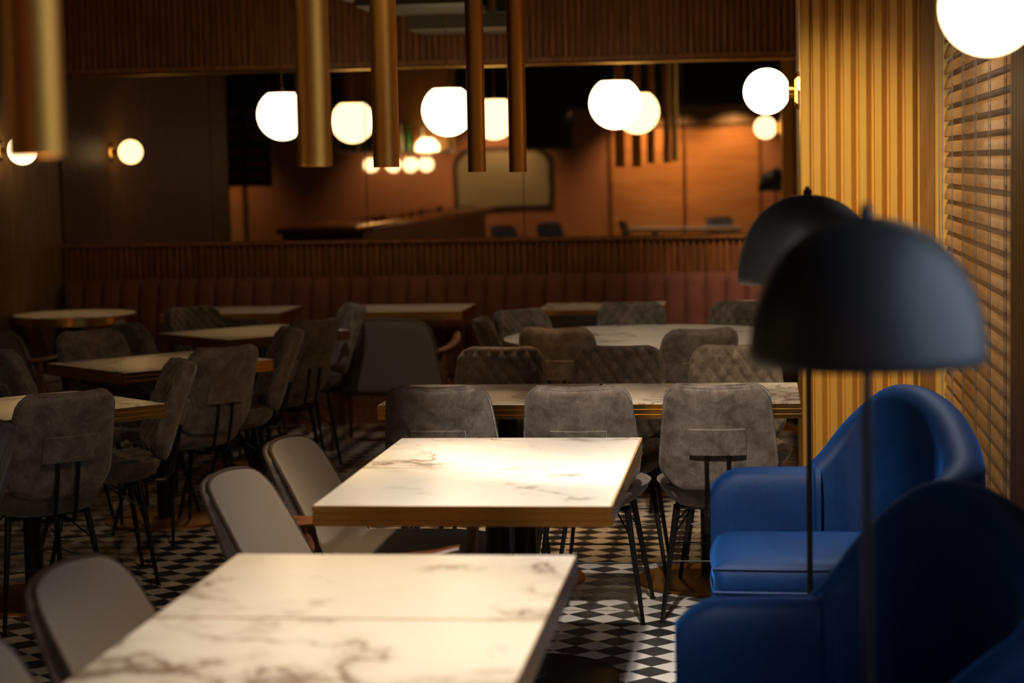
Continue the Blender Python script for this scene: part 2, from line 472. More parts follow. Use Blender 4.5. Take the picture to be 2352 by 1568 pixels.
def legpt(s, f, z):
    a = (.15, -.15, .205, -.205) if not f else (.15, .12, .215, .235)
    t = (z-.004)/(.411); return Vector((s*(a[2]+(a[0]-a[2])*t), a[3]+(a[1]-a[3])*t, z))
mb.tube([legpt(-1, 0, zz), legpt(1, 0, zz), legpt(1, 1, zz), legpt(-1, 1, zz)], .003, 6, True)
for s in (-1, 1):
    mb.tube([legpt(s, 0, .30), (s*.09, -.02, .40)], .0035, 6); mb.tube([legpt(s, 1, .30), (s*.09, 0, .40)], .0035, 6)
mb.tube([(-.15, -.13, .402), (.15, -.13, .402)], .008, 6); mb.tube([(-.15, .10, .402), (.15, .10, .402)], .008, 6)
mb.build('stretcher', M['black'], ch)
CH = Proto(ch)
def chair(px, py, fx, fy, label, group, back=.40):
    """px,py = where the top of the backrest is; fx,fy = direction the sitter faces"""
    L = math.hypot(fx, fy); fx /= L; fy /= L
    return CH.put((px+fx*back, py+fy*back, 0), math.atan2(fy, fx)-PI/2, label, group)

# ------------------------------------------------------------------ lounge armchair
lg = empty('lounge_armchair', cat='armchair')
def lback(u, v, side):
    vv = math.sin(v*PI/2)*.5+v*.5; s = (vv+1)/2
    W = .33-.062*s; r0 = .07
    dt = r0-(1-s)*.42
    if dt > 0: W -= r0-math.sqrt(max(0, r0*r0-dt*dt))
    x = u*W; z = .36+s*.388 + .022*s*(1-(x/.26)**2)
    y = -.20-.20*s-.02*s*s
    curl = .075*(x/.3)**2*(.4+.6*s)
    e = edge_fn(u, vv, 8)
    off = (.012+.016*e) if side > 0 else -(.010+.055*(1-s)**1.2+.012*e)
    return Vector((x, y+curl+off*.93, z+off*.35))
bk = two_sided(lback, 26).build('backrest', M['wool'], lg, 50)
mb = MB(); mb.tube(boundary(lback, 1, 16), .006, 6, True); mb.tube(boundary(lback, -1, 16), .005, 6, True); mb.build('piping', M['wooldark'], bk)
def lseat(u, v, side):
    uu, vv = sq2round(u, v, .28); x = uu*.285; y = .03+vv*.27
    e = edge_fn(u, v, 6)
    return Vector((x, y, .405+side*(.028+.022*e)-.02*max(0, vv)**3))
st = two_sided(lseat, 24).build('seat', M['wool'], lg, 50)
mb = MB(); mb.tube(boundary(lseat, 1, 12), .005, 6, True); mb.build('piping', M['wooldark'], st)
for s in (-1, 1):
    MB().tube([(s*.325, -.23, .565), (s*.315, -.20, .35), (s*.33, -.27, 0)], [.014, .020, .012], 10).build('leg', M['armwood'], lg)
    MB().tube([(s*.335, .27, .60), (s*.33, .25, .35), (s*.335, .29, 0)], [.015, .020, .012], 10).build('leg', M['armwood'], lg)
    mb = MB()
    path = [(s*.30, -.30, .575), (s*.325, -.22, .578), (s*.345, -.05, .585), (s*.345, .12, .598), (s*.335, .27, .615), (s*.325, .33, .628)]
    N = 12; vs = []; 
    def arm(u, v, path=path):
        f = v*(len(path)-1); i = min(int(f), len(path)-2); q = f-i
        c = Vector(path[i])*(1-q)+Vector(path[i+1])*q
        w = .016+.012*math.sin(PI*min(1, v*.85+.1)); a = 2*PI*u
        return c+Vector((math.cos(a)*w, 0, math.sin(a)*.011))
    mb.grid(arm, 12, 15, True, True)
    for v in (0, 1): mb.add([arm(k/12, v) for k in range(12)], [tuple(range(12))])
    mb.build('armrest', M['armwood'], lg)
mb = MB().bbox(-.31, -.22, .31, .31, -.18, .36, .008, 2).bbox(-.31, .22, .31, .31, .26, .36, .008, 2)
mb.bbox(-.325, -.2, .31, -.295, .25, .355, .008, 2).bbox(.295, -.2, .31, .325, .25, .355, .008, 2)
mb.build('seat_frame', M['armwood'], lg)
LG = Proto(lg)

# ------------------------------------------------------------------ tables
def brass_ring(mb, w, d, z1=.748, z0=.695):
    prof = [(0, z1), (0, z1-.014), (-.004, z1-.015), (-.004, z1-.018), (0, z1-.019), (0, z1-.033), (-.004, z1-.034), (-.004, z1-.037), (0, z1-.038), (0, z0), (-.03, z0), (-.03, z1-.004), (-.0035, z1)]
    cs = [(-1, -1), (1, -1), (1, 1), (-1, 1)]
    vs = [(cx*(w/2+o), cy*(d/2+o), z) for (cx, cy) in cs for (o, z) in prof]; m = len(prof); fs = []
    for k in range(4):
        k2 = (k+1) % 4
        for i in range(m): fs.append((k*m+i, k2*m+i, k2*m+(i+1) % m, k*m+(i+1) % m))
    mb.add(vs, fs)
def square_table(w, d, basemat, off=(0, 0), r=.28):
    t = empty('square_table', cat='table')
    top = MB().box(-w/2+.0045, -d/2+.0045, .712, w/2-.0045, d/2-.0045, .7495).build('tabletop', M['marble'], t)
    mb = MB(); brass_ring(mb, w, d); mb.build('brass_edge', M['brass'], t)
    MB().box(-w/2+.06, -d/2+.06, .700, w/2-.06, d/2-.06, .7115).build('under_panel', M['darkpaint'], t)
    ox, oy = off
    mb = MB().lathe([(0, .695), (.12, .695), (.12, .688), (.036, .684), (.036, .02), (0, .02)], 28, (ox, oy, 0)); mb.build('column', M['black'], t)
    mb = MB().lathe([(0, .022), (.05, .022), (.06, .014), (r-.006, .013), (r, .010), (r, 0), (0, 0)], 48, (ox, oy, 0)); mb.build('base_plate', basemat, t)
    return t
def round_table(R, basemat, rb=.40):
    t = empty('round_table', cat='table')
    MB().lathe([(0, .7495), (R-.0045, .7495), (R-.0045, .712), (0, .712)], 96).build('tabletop', M['marble'], t)
    z1 = .748
    prof = [(R-.0035, z1), (R, z1), (R, z1-.014), (R-.004, z1-.015), (R-.004, z1-.018), (R, z1-.019), (R, z1-.033), (R-.004, z1-.034), (R-.004, z1-.037), (R, z1-.038), (R, .695), (R-.03, .695), (R-.03, z1-.004), (R-.0035, z1)]
    MB().lathe(prof, 96).build('brass_edge', M['brass'], t, 25)
    MB().lathe([(0, .700), (.2, .70), (.2, .69), (.05, .685), (.05, .02), (0, .02)], 32).build('column', M['black'], t)
    MB().lathe([(0, .022), (.07, .022), (.08, .014), (rb-.006, .013), (rb, .010), (rb, 0), (0, 0)], 64).build('base_plate', basemat, t)
    return t
G1 = 'marble tables in the row nearest the window'
def place(t, x, y, rz, label, group=None):
    t.location = (x, y, 0); t.rotation_euler = (0, 0, rz); tag(t, label, 'table', group); return t
ta = square_table(.785, .652, M['black'], (.03, .17), .29)
TB = Proto(ta)
TB.put((-.815, 4.14, 0), 0, 'marble table second nearest, its dark seam joining the nearest table', G1)
TB.put((-.815, 3.484, 0), 0, 'marble table at the bottom edge of the view, nearest of all', G1)
TB.put((-.787, 6.102, 0), 0, 'brightly lit marble table just in front of the three velvet chair backs', G1)
TB.put((-.787, 5.446, 0), 0, 'brightly lit marble table whose brass front edge faces the camera above an armchair seat', G1)
tb = square_table(.775, .700, M['brushed'], (.04, .13), .29)
place(tb, -.262, 7.68, 0, 'marble table right half of the long pair, touching the ochre pillar side', 'pair of tables forming one long table')
TC = dup(tb, (-1.043, 7.68, 0), 0, 'marble table left half of the long pair, between facing velvet chairs', 'pair of tables forming one long table')
RZ = math.radians(48)
td = square_table(.79, .70, M['brushed'])
G2 = 'turned marble tables in the left row'
TD = Proto(td); td['category'] = 'table'
TD.put((-2.79, 7.37, 0), RZ, 'diagonal marble table at the left edge, nearest of the left row', G2)
TD.put((-2.80, 9.11, 0), RZ, 'diagonal marble table in the middle of the left row', G2)
TD.put((-2.78, 10.78, 0), RZ, 'diagonal marble table farthest back in the left row', G2)
te = square_table(.76, .64, M['brushed'], (0, -.13), .19); te['category'] = 'table'
TE = Proto(te); G3 = 'marble tables along the rust bench'
TE.put((-3.36, 12.50, 0), 0, 'marble table at the bench, behind the quilted chair of the far left row', G3)
TE.put((-2.22, 12.52, 0), 0, 'marble table at the bench with the wooden-armed chair in front', G3)
TE.put((-1.0, 12.50, 0), 0, 'marble table at the bench directly behind the big round table', G3)
TE.put((.20, 12.50, 0), 0, 'marble table at the bench half hidden by the black lamp shade', G3)
tr = round_table(.755, M['brushed'])
tag(tr, 'large round marble table with brass rim behind the long table', 'table'); tr.location = (-.575, 10.25, 0)
tr2 = round_table(.385, M['brushed'], .26)
tag(tr2, 'dim round marble table in the far left corner', 'table'); tr2.location = (-4.325, 12.30, 0)

# ------------------------------------------------------------------ placing chairs
g = 'velvet chairs with their backs to the camera at the long table'
chair(-1.135, 6.86, 0, 1, 'grey velvet chair seen from behind at the long table, nearest the walkway', g)
chair(-.643, 6.84, 0, 1, 'grey velvet dining chair seen from behind, middle of three at the long table', g)
chair(-.168, 6.88, 0, 1, 'grey velvet chair from behind, full rear patch showing, beside the blue armchair', g)
g = 'velvet chairs facing the camera across the long table'
chair(-1.10, 8.42, 0, -1, 'quilted velvet chair facing the camera across the left half of the long table', g)
chair(-.605, 8.42, 0, -1, 'quilted velvet chair facing the camera at the seam of the long table', g)
chair(-.125, 8.42, 0, -1, 'quilted velvet chair facing the camera beside the ochre pillar', g)
g = 'velvet chairs around the big round table'
chair(-.99, 9.36, .22, .95, 'dark velvet chair backing onto the long table, at the round table near left', g)
chair(-.27, 9.22, -.42, .9, 'pale lit velvet chair turned away at the round table near right', g)
chair(-1.44, 10.0, .97, .15, 'velvet chair seen edge-on at the round table left rim', g)
chair(-1.33, 10.62, .72, -.62, 'quilted velvet chair angled to the camera at the round table far left', g)
chair(-.73, 11.08, .08, -1, 'quilted velvet chair facing the camera behind the round table middle', g)
chair(-.10, 11.08, -.28, -.9, 'quilted velvet chair behind the round table by the black lamp shade', g)
chair(.42, 10.15, -1, .1, 'velvet chair tucked at the round table behind the ochre pillar', g)
A = Vector((math.cos(RZ), math.sin(RZ))); B = Vector((-A.y, A.x))
g = 'velvet chairs around the turned tables'
TXT = {'lr': 'velvet chair seen from behind, rear patch facing the walkway, at the %s diagonal table',
       'ur': 'velvet chair nearly edge-on, quilted side toward the %s diagonal table',
       'ul': 'quilted velvet chair facing the camera beyond the %s diagonal table',
       'll': 'plain-backed velvet chair on the wall side of the %s diagonal table'}
for nm, sd, x, y, deg in (('nearest', 'lr', -2.395, 6.76, 134), ('nearest', 'ur', -2.305, 7.92, 206),
        ('middle', 'lr', -2.295, 8.52, 143), ('middle', 'ur', -2.235, 9.53, 204), ('middle', 'ul', -3.30, 9.50, -40), ('middle', 'll', -3.40, 8.54, 40),
        ('farthest', 'lr', -2.235, 10.05, 150), ('farthest', 'ur', -2.255, 11.17, 206), ('farthest', 'ul', -3.26, 11.12, -38), ('farthest', 'll', -3.27, 9.98, 36)):
    a = math.radians(deg)
    chair(x, y, math.cos(a), math.sin(a), TXT[sd] % nm, g)
chair(-2.33, 5.98, math.cos(math.radians(216)), math.sin(math.radians(216)), 'velvet chair cut off by the left edge of the view', g)

g = 'woven grey armchairs at the window row tables'
for y, txt in ((3.43, 'only its corner showing at the bottom left'), (4.17, 'nearest full backrest, lower left'),
               (5.50, 'nearer of the pair at the brightly lit table'), (6.20, 'farther of the pair at the brightly lit table')):
    LG.put((-1.13, y, 0), -PI/2, 'woven grey armchair, brown piping, '+txt, g)
g = 'woven armchairs backing onto the room at the bench tables'
for x, y, txt in ((-2.17, 11.70, 'seen from behind beside the walkway, wooden arm showing'), (-1.06, 11.80, 'peeking over the big round table'),
                  (-3.13, 11.80, 'peeking behind the far diagonal table'), (-4.36, 11.35, 'in the dark left corner at the small round table')):
    LG.put((x, y, 0), .0 if x > -4 else -.25, 'grey armchair '+txt, g)

# ------------------------------------------------------------------ blue armchairs
def build_sofa():
    s = empty('blue_armchair', cat='armchair')
    path = [(.13, 6.53, .640, .10), (.19, 6.55, .70, .10), (.26, 6.57, .79, .10), (.34, 6.56, .865, .11), (.41, 6.51, .905, .12), (.485, 6.42, .905, .13),
            (.545, 6.30, .865, .13), (.575, 6.15, .80, .13), (.57, 6.02, .745, .13), (.51, 5.95, .70, .12), (.42, 5.93, .645, .11), (.33, 5.93, .57, .10), (.26, 5.93, .49, .10), (.215, 5.94, .43, .09)]
    P = [Vector(p[:3]) for p in path]; T = [p[3] for p in path]
    # catmull resample
    def cr(a, b, c, d, t): return .5*((2*b)+(c-a)*t+(2*a-5*b+4*c-d)*t*t+(3*b-a-3*c+d)*t**3)
    Q = []; N = len(P)
    for i in range(N-1):
        for k in range(5):
            t = k/5; a, b_, c, d = (max(0, i-1), i, i+1, min(N-1, i+2))
            Q.append((Vector([cr(P[a][j], P[b_][j], P[c][j], P[d][j], t) for j in range(3)]), T[i]*(1-t)+T[i+1]*t))
    Q.append((P[-1], T[-1]))
    n = len(Q); rings = []
    for i, (p, t) in enumerate(Q):
        d = Q[min(i+1, n-1)][0]-Q[max(i-1, 0)][0]; d.z = 0; d.normalize()
        nin = Vector((d.y, -d.x, 0))            # towards the sitter (path runs clockwise seen from above)
        ring = []; h = t/2; z = p.z-h
        lean = .06
        ring.append(p - nin*(h*.9) + Vector((0, 0, .14-p.z)))
        ring.append(p - nin*h + Vector((0, 0, (z-.14)*.5+.14-p.z)))
        for k in range(11):
            a = PI*k/10
            ring.append(Vector((p.x, p.y, 0)) - nin*(math.cos(a)*h) + Vector((0, 0, z+math.sin(a)*h)))
        base = min(.36, z-.01)
        for q in (.35, .75):
            ring.append(Vector((p.x, p.y, 0)) + nin*(h+lean*q*.6) + Vector((0, 0, z+(base-z)*q)))
        ring.append(Vector((p.x, p.y, 0)) + nin*(h+lean*.5) + Vector((0, 0, .14)))
        rings.append(ring)
    m = len(rings[0]); vs = [v for r in rings for v in r]
    fs = [(i*m+j, i*m+j+1, (i+1)*m+j+1, (i+1)*m+j) for i in range(n-1) for j in range(m-1)]
    O = Vector((.2, 6.2, 0))
    mb = MB(); mb.add([v-O for v in vs], fs, True)
    mb.add([v-O for v in rings[0]], [tuple(range(m))]); mb.add([v-O for v in rings[-1]], [tuple(range(m))])
    bk = mb.build('backrest', M['blue'], s, 60)
    # arm: rounded slab towards -x
    mb = MB()
    def armf(u, v):
        X = .17-.35*v; zt = .642-.004*v-.10*max(0, v-.72)**2/.078*.55
        a = 2*PI*u; cy, cz = math.cos(a), math.sin(a)
        sy = math.copysign(abs(cy)**.45, cy); sz = math.copysign(abs(cz)**.45, cz)
        h = (zt-.12)/2; sh = 1-.25*max(0, v-.9)**2/.01*.35
        return Vector((X, 6.50, .12+h))+Vector((0, sy*.078*sh, sz*h))-O
    mb.grid(armf, 28, 26, True, True)
    for v in (0, 1): mb.add([armf(k/28, v) for k in range(28)], [tuple(range(28))])
    am = mb.build('armrest', M['blue'], s, 60)
    mb = MB(); mb.tube([armf(k/28, .06) + (armf(k/28, .06)-(Vector((.17, 6.5, .38))-O))*.02 for k in range(28)], .005, 6, True); mb.build('piping', M['blue'], am)
    mb = MB()
    def cush(u, v, side):
        uu, vv = sq2round(u, v, .16)
        x = .165+uu*.335; y = 6.165+vv*.275
        e = edge_fn(u, v, 5)
        return Vector((x, y, .395+side*(.035+.030*e)))-O
    st = two_sided(cush, 24).build('seat_cushion', M['blue'], s, 60)
    mb = MB(); mb.tube(boundary(cush, 1, 14), .005, 6, True); mb.tube(boundary(cush, -1, 14), .005, 6, True); mb.build('piping', M['blue'], st)
    MB().bbox(-.15-.2, 5.90-6.2, .12, .50-.2, 6.45-6.2, .345, .03, 4).build('seat_base', M['blue'], s)
    for (x, y) in ((-.12, 5.96), (-.12, 6.48), (.48, 5.98), (.46, 6.44)):
        MB().tube([(x-.2, y-6.2, .13), (x-.2, y-6.2, 0)], [.016, .010], 10).build('leg', M['black'], s)
    return s
sf = build_sofa(); SF = Proto(sf)
SF.put((.2, 6.2, 0), 0, 'royal blue velvet armchair with curved back, its seat and far arm fully showing', 'blue velvet armchairs by the window')
SF.put((.185, 4.235, 0), .05, 'blue velvet armchair mostly in shadow, filling the bottom corner behind the front lamp pole', 'blue velvet armchairs by the window')

# ------------------------------------------------------------------ dome floor lamps
def dome_lamp():
    t = empty('floor_lamp', cat='lamp'); R = .177
    out = [(R+.001, 1.316), (R+.001, 1.335)]; 
    for k in range(1, 15):
        a = k/14*PI/2; out.append((R*math.cos(a)**.92 if k < 14 else 0, 1.335+.200*math.sin(a)))
    inn = [(max(0, r-.003), z-.003) for r, z in out[::-1]]
    sh = MB().lathe(out+inn+[out[0]], 64).build('lamp_shade', M['lampblack'], t, 60)
    MB().lathe([(0, 1.533), (.011, 1.534), (.011, 1.547), (.006, 1.549), (.006, 1.556), (0, 1.556)], 20).build('finial', M['lampblack'], sh)
    MB().tube([(0, 0, .012), (0, 0, 1.53)], .0075, 12).build('pole', M['black'], t)
    MB().lathe([(0, 1.345), (.016, 1.345), (.022, 1.36), (.022, 1.42), (0, 1.42)], 18).build('bulb_socket', M['black'], t)
    MB().lathe([(0, .016), (.02, .016), (.13, .012), (.135, .006), (.135, 0), (0, 0)], 40).build('base', M['black'], t)
    return t
dl = dome_lamp(); DL = Proto(dl)
DL.put((.152, 3.1, 0), 0, 'large black dome floor lamp, nearest, covering the other lamp shade', 'black dome floor lamps')
DL.put((.108, 5.2, 0), 0, 'smaller looking black dome floor lamp partly hidden behind the nearer shade', 'black dome floor lamps')

# ------------------------------------------------------------------ ochre pillars
def pier(x0, x1, y0, y1, name, pitch=.0622):
    mb = MB().box(x0, y0, 0, x1, y1, ZC)
    mb.bbox(x0-.001, y0-.036, 0, x0+.040, y0+.03, ZC, .012, 3)
    xs = x0+.050; n = int((x1-.10-xs)/pitch)
    for sg, yy in ((-1, y0), (1, y1)):
        for i in range(n+(2 if sg > 0 else 0)):
            a = xs+i*pitch
            pr = [(a, 0), (a+.002, .042), (a+.030, .042), (a+.050, .008), (a+.053, 0)]
            mb.add([(x, yy+sg*d, z) for z in (0, ZC) for x, d in pr], [(0, 1, 6, 5), (1, 2, 7, 6), (2, 3, 8, 7), (3, 4, 9, 8)])
    return tag(mb.build(name, M['ochre']), kind='structure')
pier(.15, XR+.001, 8.5, 9.55, 'wall_pillar_far')
mb = MB().box(.655, 3.9, 0, XR+.001, 5.55, ZC)
for i in range(23): mb.box(.647, 3.92+i*.07, 0, .655, 3.92+i*.07+.045, ZC)
tag(mb.build('wall_pillar_near', M['orangewood']), kind='structure')
# dark jamb and reveal between pillar and window
MB_ = MB().box(.635, 8.455, 0, .690, 8.5, ZC); tag(MB_.build('trim_5', M['orangewood']), kind='structure')
MB_ = MB().box(.690, 8.465, 0, .76, 8.5, ZC); tag(MB_.build('trim_6', M['ochre']), kind='structure')

# ------------------------------------------------------------------ window with venetian blind
w = MB()
for y in (5.60, 6.55, 7.55, 8.50): w.box(XR+.10, y-.03, .40, XR+.16, y+.03, 2.95)
w.box(XR+.10, 5.57, .40, XR+.16, 8.53, .46); w.box(XR+.10, 5.57, 2.89, XR+.16, 8.53, 2.95)
wo = tag(w.build('window_1', M['darkpaint']), kind='structure')
MB().box(XR+.125, 5.60, .45, XR+.131, 8.5, 2.9).build('glass', M['glass'], wo)
MB().bbox(.70, 5.56, .375, XR+.12, 8.5, .40, .006, 2).build('sill', M['orangewood'], wo)
def blind(name, y0, y1, z0, z1, label, x=.745, pitch=.0625, width=.082, tilt=65, cords=7):
    bl = empty(name, (x, (y0+y1)/2, z1), 0, label, 'window blind')
    mb = MB(); n = int((z1-z0-.06)/pitch); L = (y1-y0)/2; a = math.radians(tilt)
    for i in range(n):
        zc = -(.08+i*pitch)
        pts = []
        for k in range(7):
            s = (k/6-.5)*width; crown = .009*(1-(2*k/6-1)**2)
            # room edge (-x) low, window edge high
            pts.append((s*math.cos(a)-crown*math.sin(a), zc+s*math.sin(a)+crown*math.cos(a)))
        rnd = [random.uniform(-.0015, .0015) for _ in range(2)]
        for th in (0, -.0025):
            vs = [(px+th*math.sin(a)*-1, yy, pz+th+rnd[0 if yy < 0 else 1]) for yy in (-L, L) for (px, pz) in pts]
            mb.add(vs, [(k, k+1, 7+k+1, 7+k) for k in range(6)], True)
    mb.build('slats', M['blind'], bl, 60, fix=False)
    MB().bbox(-.03, -L, -.055, .03, L, 0, .004, 2).build('headrail', M['blind'], bl)
    zb = -(.08+n*pitch)
    MB().bbox(-.028, -L, zb-.012, .028, L, zb+.008, .005, 2).build('bottom_rail', M['blind'], bl)
    for c in range(cords):
        yy = -L+.12+c*(2*L-.24)/(cords-1)
        mb = MB().tube([(-.033, yy, -.04), (-.033, yy, zb)], .0016, 5).tube([(.03, yy, -.04), (.03, yy, zb)], .0016, 5)
        mb.tube([(-.036, yy+.03, -.04), (-.036, yy+.03, zb)], .0012, 5)
        for i in range(n): mb.box(-.036, yy-.006, -(.08+i*pitch)-.032, -.032, yy+.002, -(.08+i*pitch)-.020)
        mb.build('ladder_cord', M['cord'], bl)
    return bl
bl = blind('venetian_blind', 5.60, 8.44, .42, 2.95, 'amber wooden venetian blind over the window beside the ochre pillar')
MB().tube([(-.05, 1.25, -.05), (-.052, 1.25, -1.25), (-.05, 1.245, -1.9)], .003, 6).lathe([(0, -1.9), (.006, -1.905), (.010, -1.93), (.006, -1.955), (0, -1.96)], 12, (-.05, 1.245, 0)).build('pull_cord', M['cord'], bl)

# window beside the camera (daylight comes in here)
w = MB()
for y in (-1.18, .45, 2.1, 3.73): w.box(XR+.10, y-.03, .40, XR+.16, y+.03, 2.95)
w.box(XR+.10, -1.2, .40, XR+.16, 3.75, .46); w.box(XR+.10, -1.2, 2.89, XR+.16, 3.75, 2.95)
wo = tag(w.build('window_2', M['darkpaint']), kind='structure')
MB().box(XR+.125, -1.15, .45, XR+.131, 3.7, 2.9).build('glass', M['glass'], wo)

# ------------------------------------------------------------------ globe lights
def globe_prof(r, cut=.84, n=22):
    a0 = math.asin(cut); pr = [(0, r*cut)]
    for k in range(n+1):
        a = a0-(a0+PI/2)*k/n; pr.append((max(0, r*math.cos(a)), r*math.sin(a)))
    return pr
pg = empty('globe_pendant', cat='pendant lamp')
GR = .156
MB().lathe(globe_prof(GR), 40).build('globe', M['globe'], pg)
MB().lathe([(0, GR*.84+.004), (.035, GR*.84+.004), (.035, GR*.84), (0, GR*.84)][::-1]+[(0, GR*.84+.004), (.012, GR*.84+.006), (.010, GR*.84+.03), (.002, GR*.84+.055), (0, GR*.84+.055)], 16).build('cap', M['brass'], pg)
MB().tube([(0, 0, GR*.84+.04), (0, 0, ZC-1.97)], .0025, 6).build('cord', M['brass'], pg)
MB().lathe([(0, ZC-1.97-.03), (.05, ZC-1.97-.03), (.05, ZC-1.97), (0, ZC-1.97)], 20).build('canopy', M['black'], pg)
PG = Proto(pg)
for x, z, txt in ((-2.905, 1.962, 'first from the left, partly behind the brass tube'), (-1.888, 1.965, 'middle one, over the bench table'), (-.878, 1.985, 'rightmost, its reflection overlapping it')):
    PG.put((x, 12.12, z), 0, 'glowing opal glass globe pendant, '+txt, 'globe pendants over the bench')
def sconce(name, loc, r, plate, d, label, mat='globe2'):
    """globe on a stem; d = +1 wall is towards +x, -1 wall is towards -x"""
    s = empty(name, loc, 0 if d > 0 else PI, label, 'wall lamp', 'opal globe wall sconces')
    MB().lathe([(rr, h) for rr, h in globe_prof(r, .92)], 36, axis='x').build('globe', M[mat], s)
    MB().lathe([(0, r*.9), (r*.30, r*.9), (r*.30, r*1.12), (r*.2, r*1.15), (r*.2, plate-.02), (r*.34, plate-.018), (r*.34, plate-.012), (0, plate-.012)], 24, axis='x').build('stem', M['brass'], s)
    MB().lathe([(0, plate-.022), (r*.62, plate-.022), (r*.80, plate-.010), (r*.80, plate), (0, plate)], 8 if r > .08 else 24, axis='x', smooth=False).build('backplate', M['brass'], s)
    return s
sconce('globe_sconce', (.012, 8.60, 1.913), .0985, .138, 1, 'lit globe wall lamp on the side of the ochre fluted pillar')
sconce('globe_sconce', (.462, 4.3, 1.929), .102, .183, 1, 'big blurred globe wall lamp in the top corner of the view, by the blind')
sconce('globe_sconce', (-4.55, 12.10, 1.780), .088, .15, -1, 'lit globe wall lamp on the dim fluted left wall, below the nearest brass tube')

# ------------------------------------------------------------------ brass tube pendants
def tube_pendant():
    t = empty('tube_pendant', cat='pendant lamp'); R = .0395; H = 1.30
    MB().lathe([(R, 0), (R, H), (0, H), (0, H-.003), (R-.003, H-.003), (R-.003, .0), (R, 0)], 40).build('tube', M['brushed'], t, 40)
    MB().lathe([(0, .072), (R-.004, .072), (R-.004, .066), (0, .066)], 24).build('lens', M['bulb'], t)
    MB().tube([(0, 0, H-.002), (0, 0, 1.66)], .003, 6).build('cord', M['black'], t)
    return t
TP = Proto(tube_pendant())
TUBES = [(-1.025, 2.78, 1.647, 'widest and nearest, at the left edge'), (-1.03, 4.60, 1.630, 'in front of the first globe lamp'),
         (-1.124, 6.00, 1.625, 'between the first and the middle globe lamp'), (-1.24, 8.75, 1.600, 'left one of the narrow pair over the long table'),
         (-1.085, 8.95, 1.596, 'right one of the narrow pair over the long table')]
for x, y, z, txt in TUBES:
    TP.put((x, y, z), 0, 'hanging brass tube lamp, '+txt, 'brass tube pendants')

# ------------------------------------------------------------------ ceiling services
d = empty('ceiling_duct', (-1.9, 12.2, 2.46), 0, 'dark ventilation box with grille hanging in front of the slatted top wall', 'vent')
MB().box(-.24, 0, 0, .40, .6, .10).box(-.40, -.8, .085, .25, 0, .12).build('housing', M['duct'], d)
MB().box(-.50, -1.3, .15, .16, -.1, .20).box(-.10, -1.6, .21, .02, .3, .35).box(-.5, -.7, .20, -.3, -.6, .32).build('frame', M['darkpaint'], d)
MB().box(-.45, -1.2, .135, -.02, -.9, .149).box(-.50, -.75, .135, .12, -.45, .149).build('grille', M['duct'], d)
MB().box(.2, .1, .1, .24, .14, .84).box(-.2, .1, .1, -.16, .14, .84).build('hanger', M['darkpaint'], d)
t = empty('track_spotlight', (-1.48, 11.6, 2.50), 0, 'black cylindrical spotlight hanging between the two narrow brass tubes', 'spotlight')
MB().lathe([(0, 0), (.035, 0), (.04, .01), (.04, .22), (0, .22)], 24).build('lamp_head', M['darkpaint'], t)
MB().tube([(0, 0, .2), (0, 0, .8)], .012, 8).build('stem', M['darkpaint'], t)

# ------------------------------------------------------------------ room behind the camera (seen in the mirrors)
def rear_blind(x0, x1, z0, z1, label):
    bl = empty('rear_blind', ((x0+x1)/2, YF+.06, z1), 0, label, 'window blind', 'rear wall blinds'); L = (x1-x0)/2
    mb = MB(); n = int((z1-z0)/.05)
    for i in range(n):
        z = -.03-i*.05
        mb.add([(-L, 0, z+.024), (L, 0, z+.024), (L, .022, z), (-L, .022, z), (-L, .02, z-.026), (L, .02, z-.026)], [(0, 1, 2, 3), (3, 2, 5, 4)])
    mb.build('slats', M['rearblind'], bl, fix=False)
    MB().box(-L, -.01, -.03, L, .03, .02).build('headrail', M['blind'], bl)
rear_blind(-2.27, -1.20, .5, 2.18, 'orange lit blind on the rear wall, mirrored left of the panel seam')
rear_blind(-1.15, -.08, .5, 2.18, 'orange lit blind on the rear wall, mirrored right of the panel seam')
rear_blind(-9.08, -7.92, .5, 1.48, 'orange lit blind on the rear wall, mirrored between dark bars')
pt = empty('bar_partition', (-7.9, -1.2, 0), 0, 'black slatted partition in front of the distant blind, seen in the mirror', 'partition')
for k, x in enumerate((-1.05, -.85, -.68, -.56, -.40, -.22, -.09, .10, .26, .42)):
    MB().box(x, 0, 0, x+.05, .05, 2.6).build('post', M['darkpaint'], pt)
MB().box(-1.1, 0, 1.42, .5, .06, 2.6).build('panel', M['darkpaint'], pt)
mbd = empty('menu_board', (-5.7, 4.4, 1.47), 0, 'dark menu board with faint amber rows, seen in the mirror', 'sign')
MB().box(-.30, -.02, 0, .30, 0, .9).build('board', M['chalk'], mbd)
mb = MB(); random.seed(3)
for cx in (-.27, .03):
    for r in range(6):
        z = .08+r*.14; x = cx
        mb.box(cx, 0, z+.055, cx+.24, .003, z+.060)
        while x < cx+.2:
            l = random.uniform(.01, .035); mb.box(x, 0, z, x+l, .004, z+.028); x += l+random.uniform(.008, .03)
mb.build('lettering', M['chalktext'], mbd)
MB().box(-.30, -.02, -.02, .30, .01, .005).build('ledge', M['orangewood'], mbd)
MB().box(-.28, -.02, .9, -.25, 0, ZC-1.47).box(.25, -.02, .9, .28, 0, ZC-1.47).build('hanger', M['darkpaint'], mbd)
b = MB().box(-2.45, YF, 2.2, XR, YF+.2, 2.46); tag(b.build('trim_7', M['orangewood']), kind='structure')
tv = empty('television', (-3.16, -3.2, 1.86), 0, 'black screen hung high before the rear wall, seen in the mirror', 'television')
MB().bbox(-.40, -.04, 0, .40, .02, .92, .01, 2).build('screen', M['darkpaint'], tv)
MB().box(-.05, -.03, .9, .05, .0, ZC-1.86).build('mount', M['darkpaint'], tv)
am = empty('arched_mirror', (-3.9, YF+.005, .98), 0, 'arched wall mirror with dark frame on the terracotta wall, seen in the mirror', 'mirror')
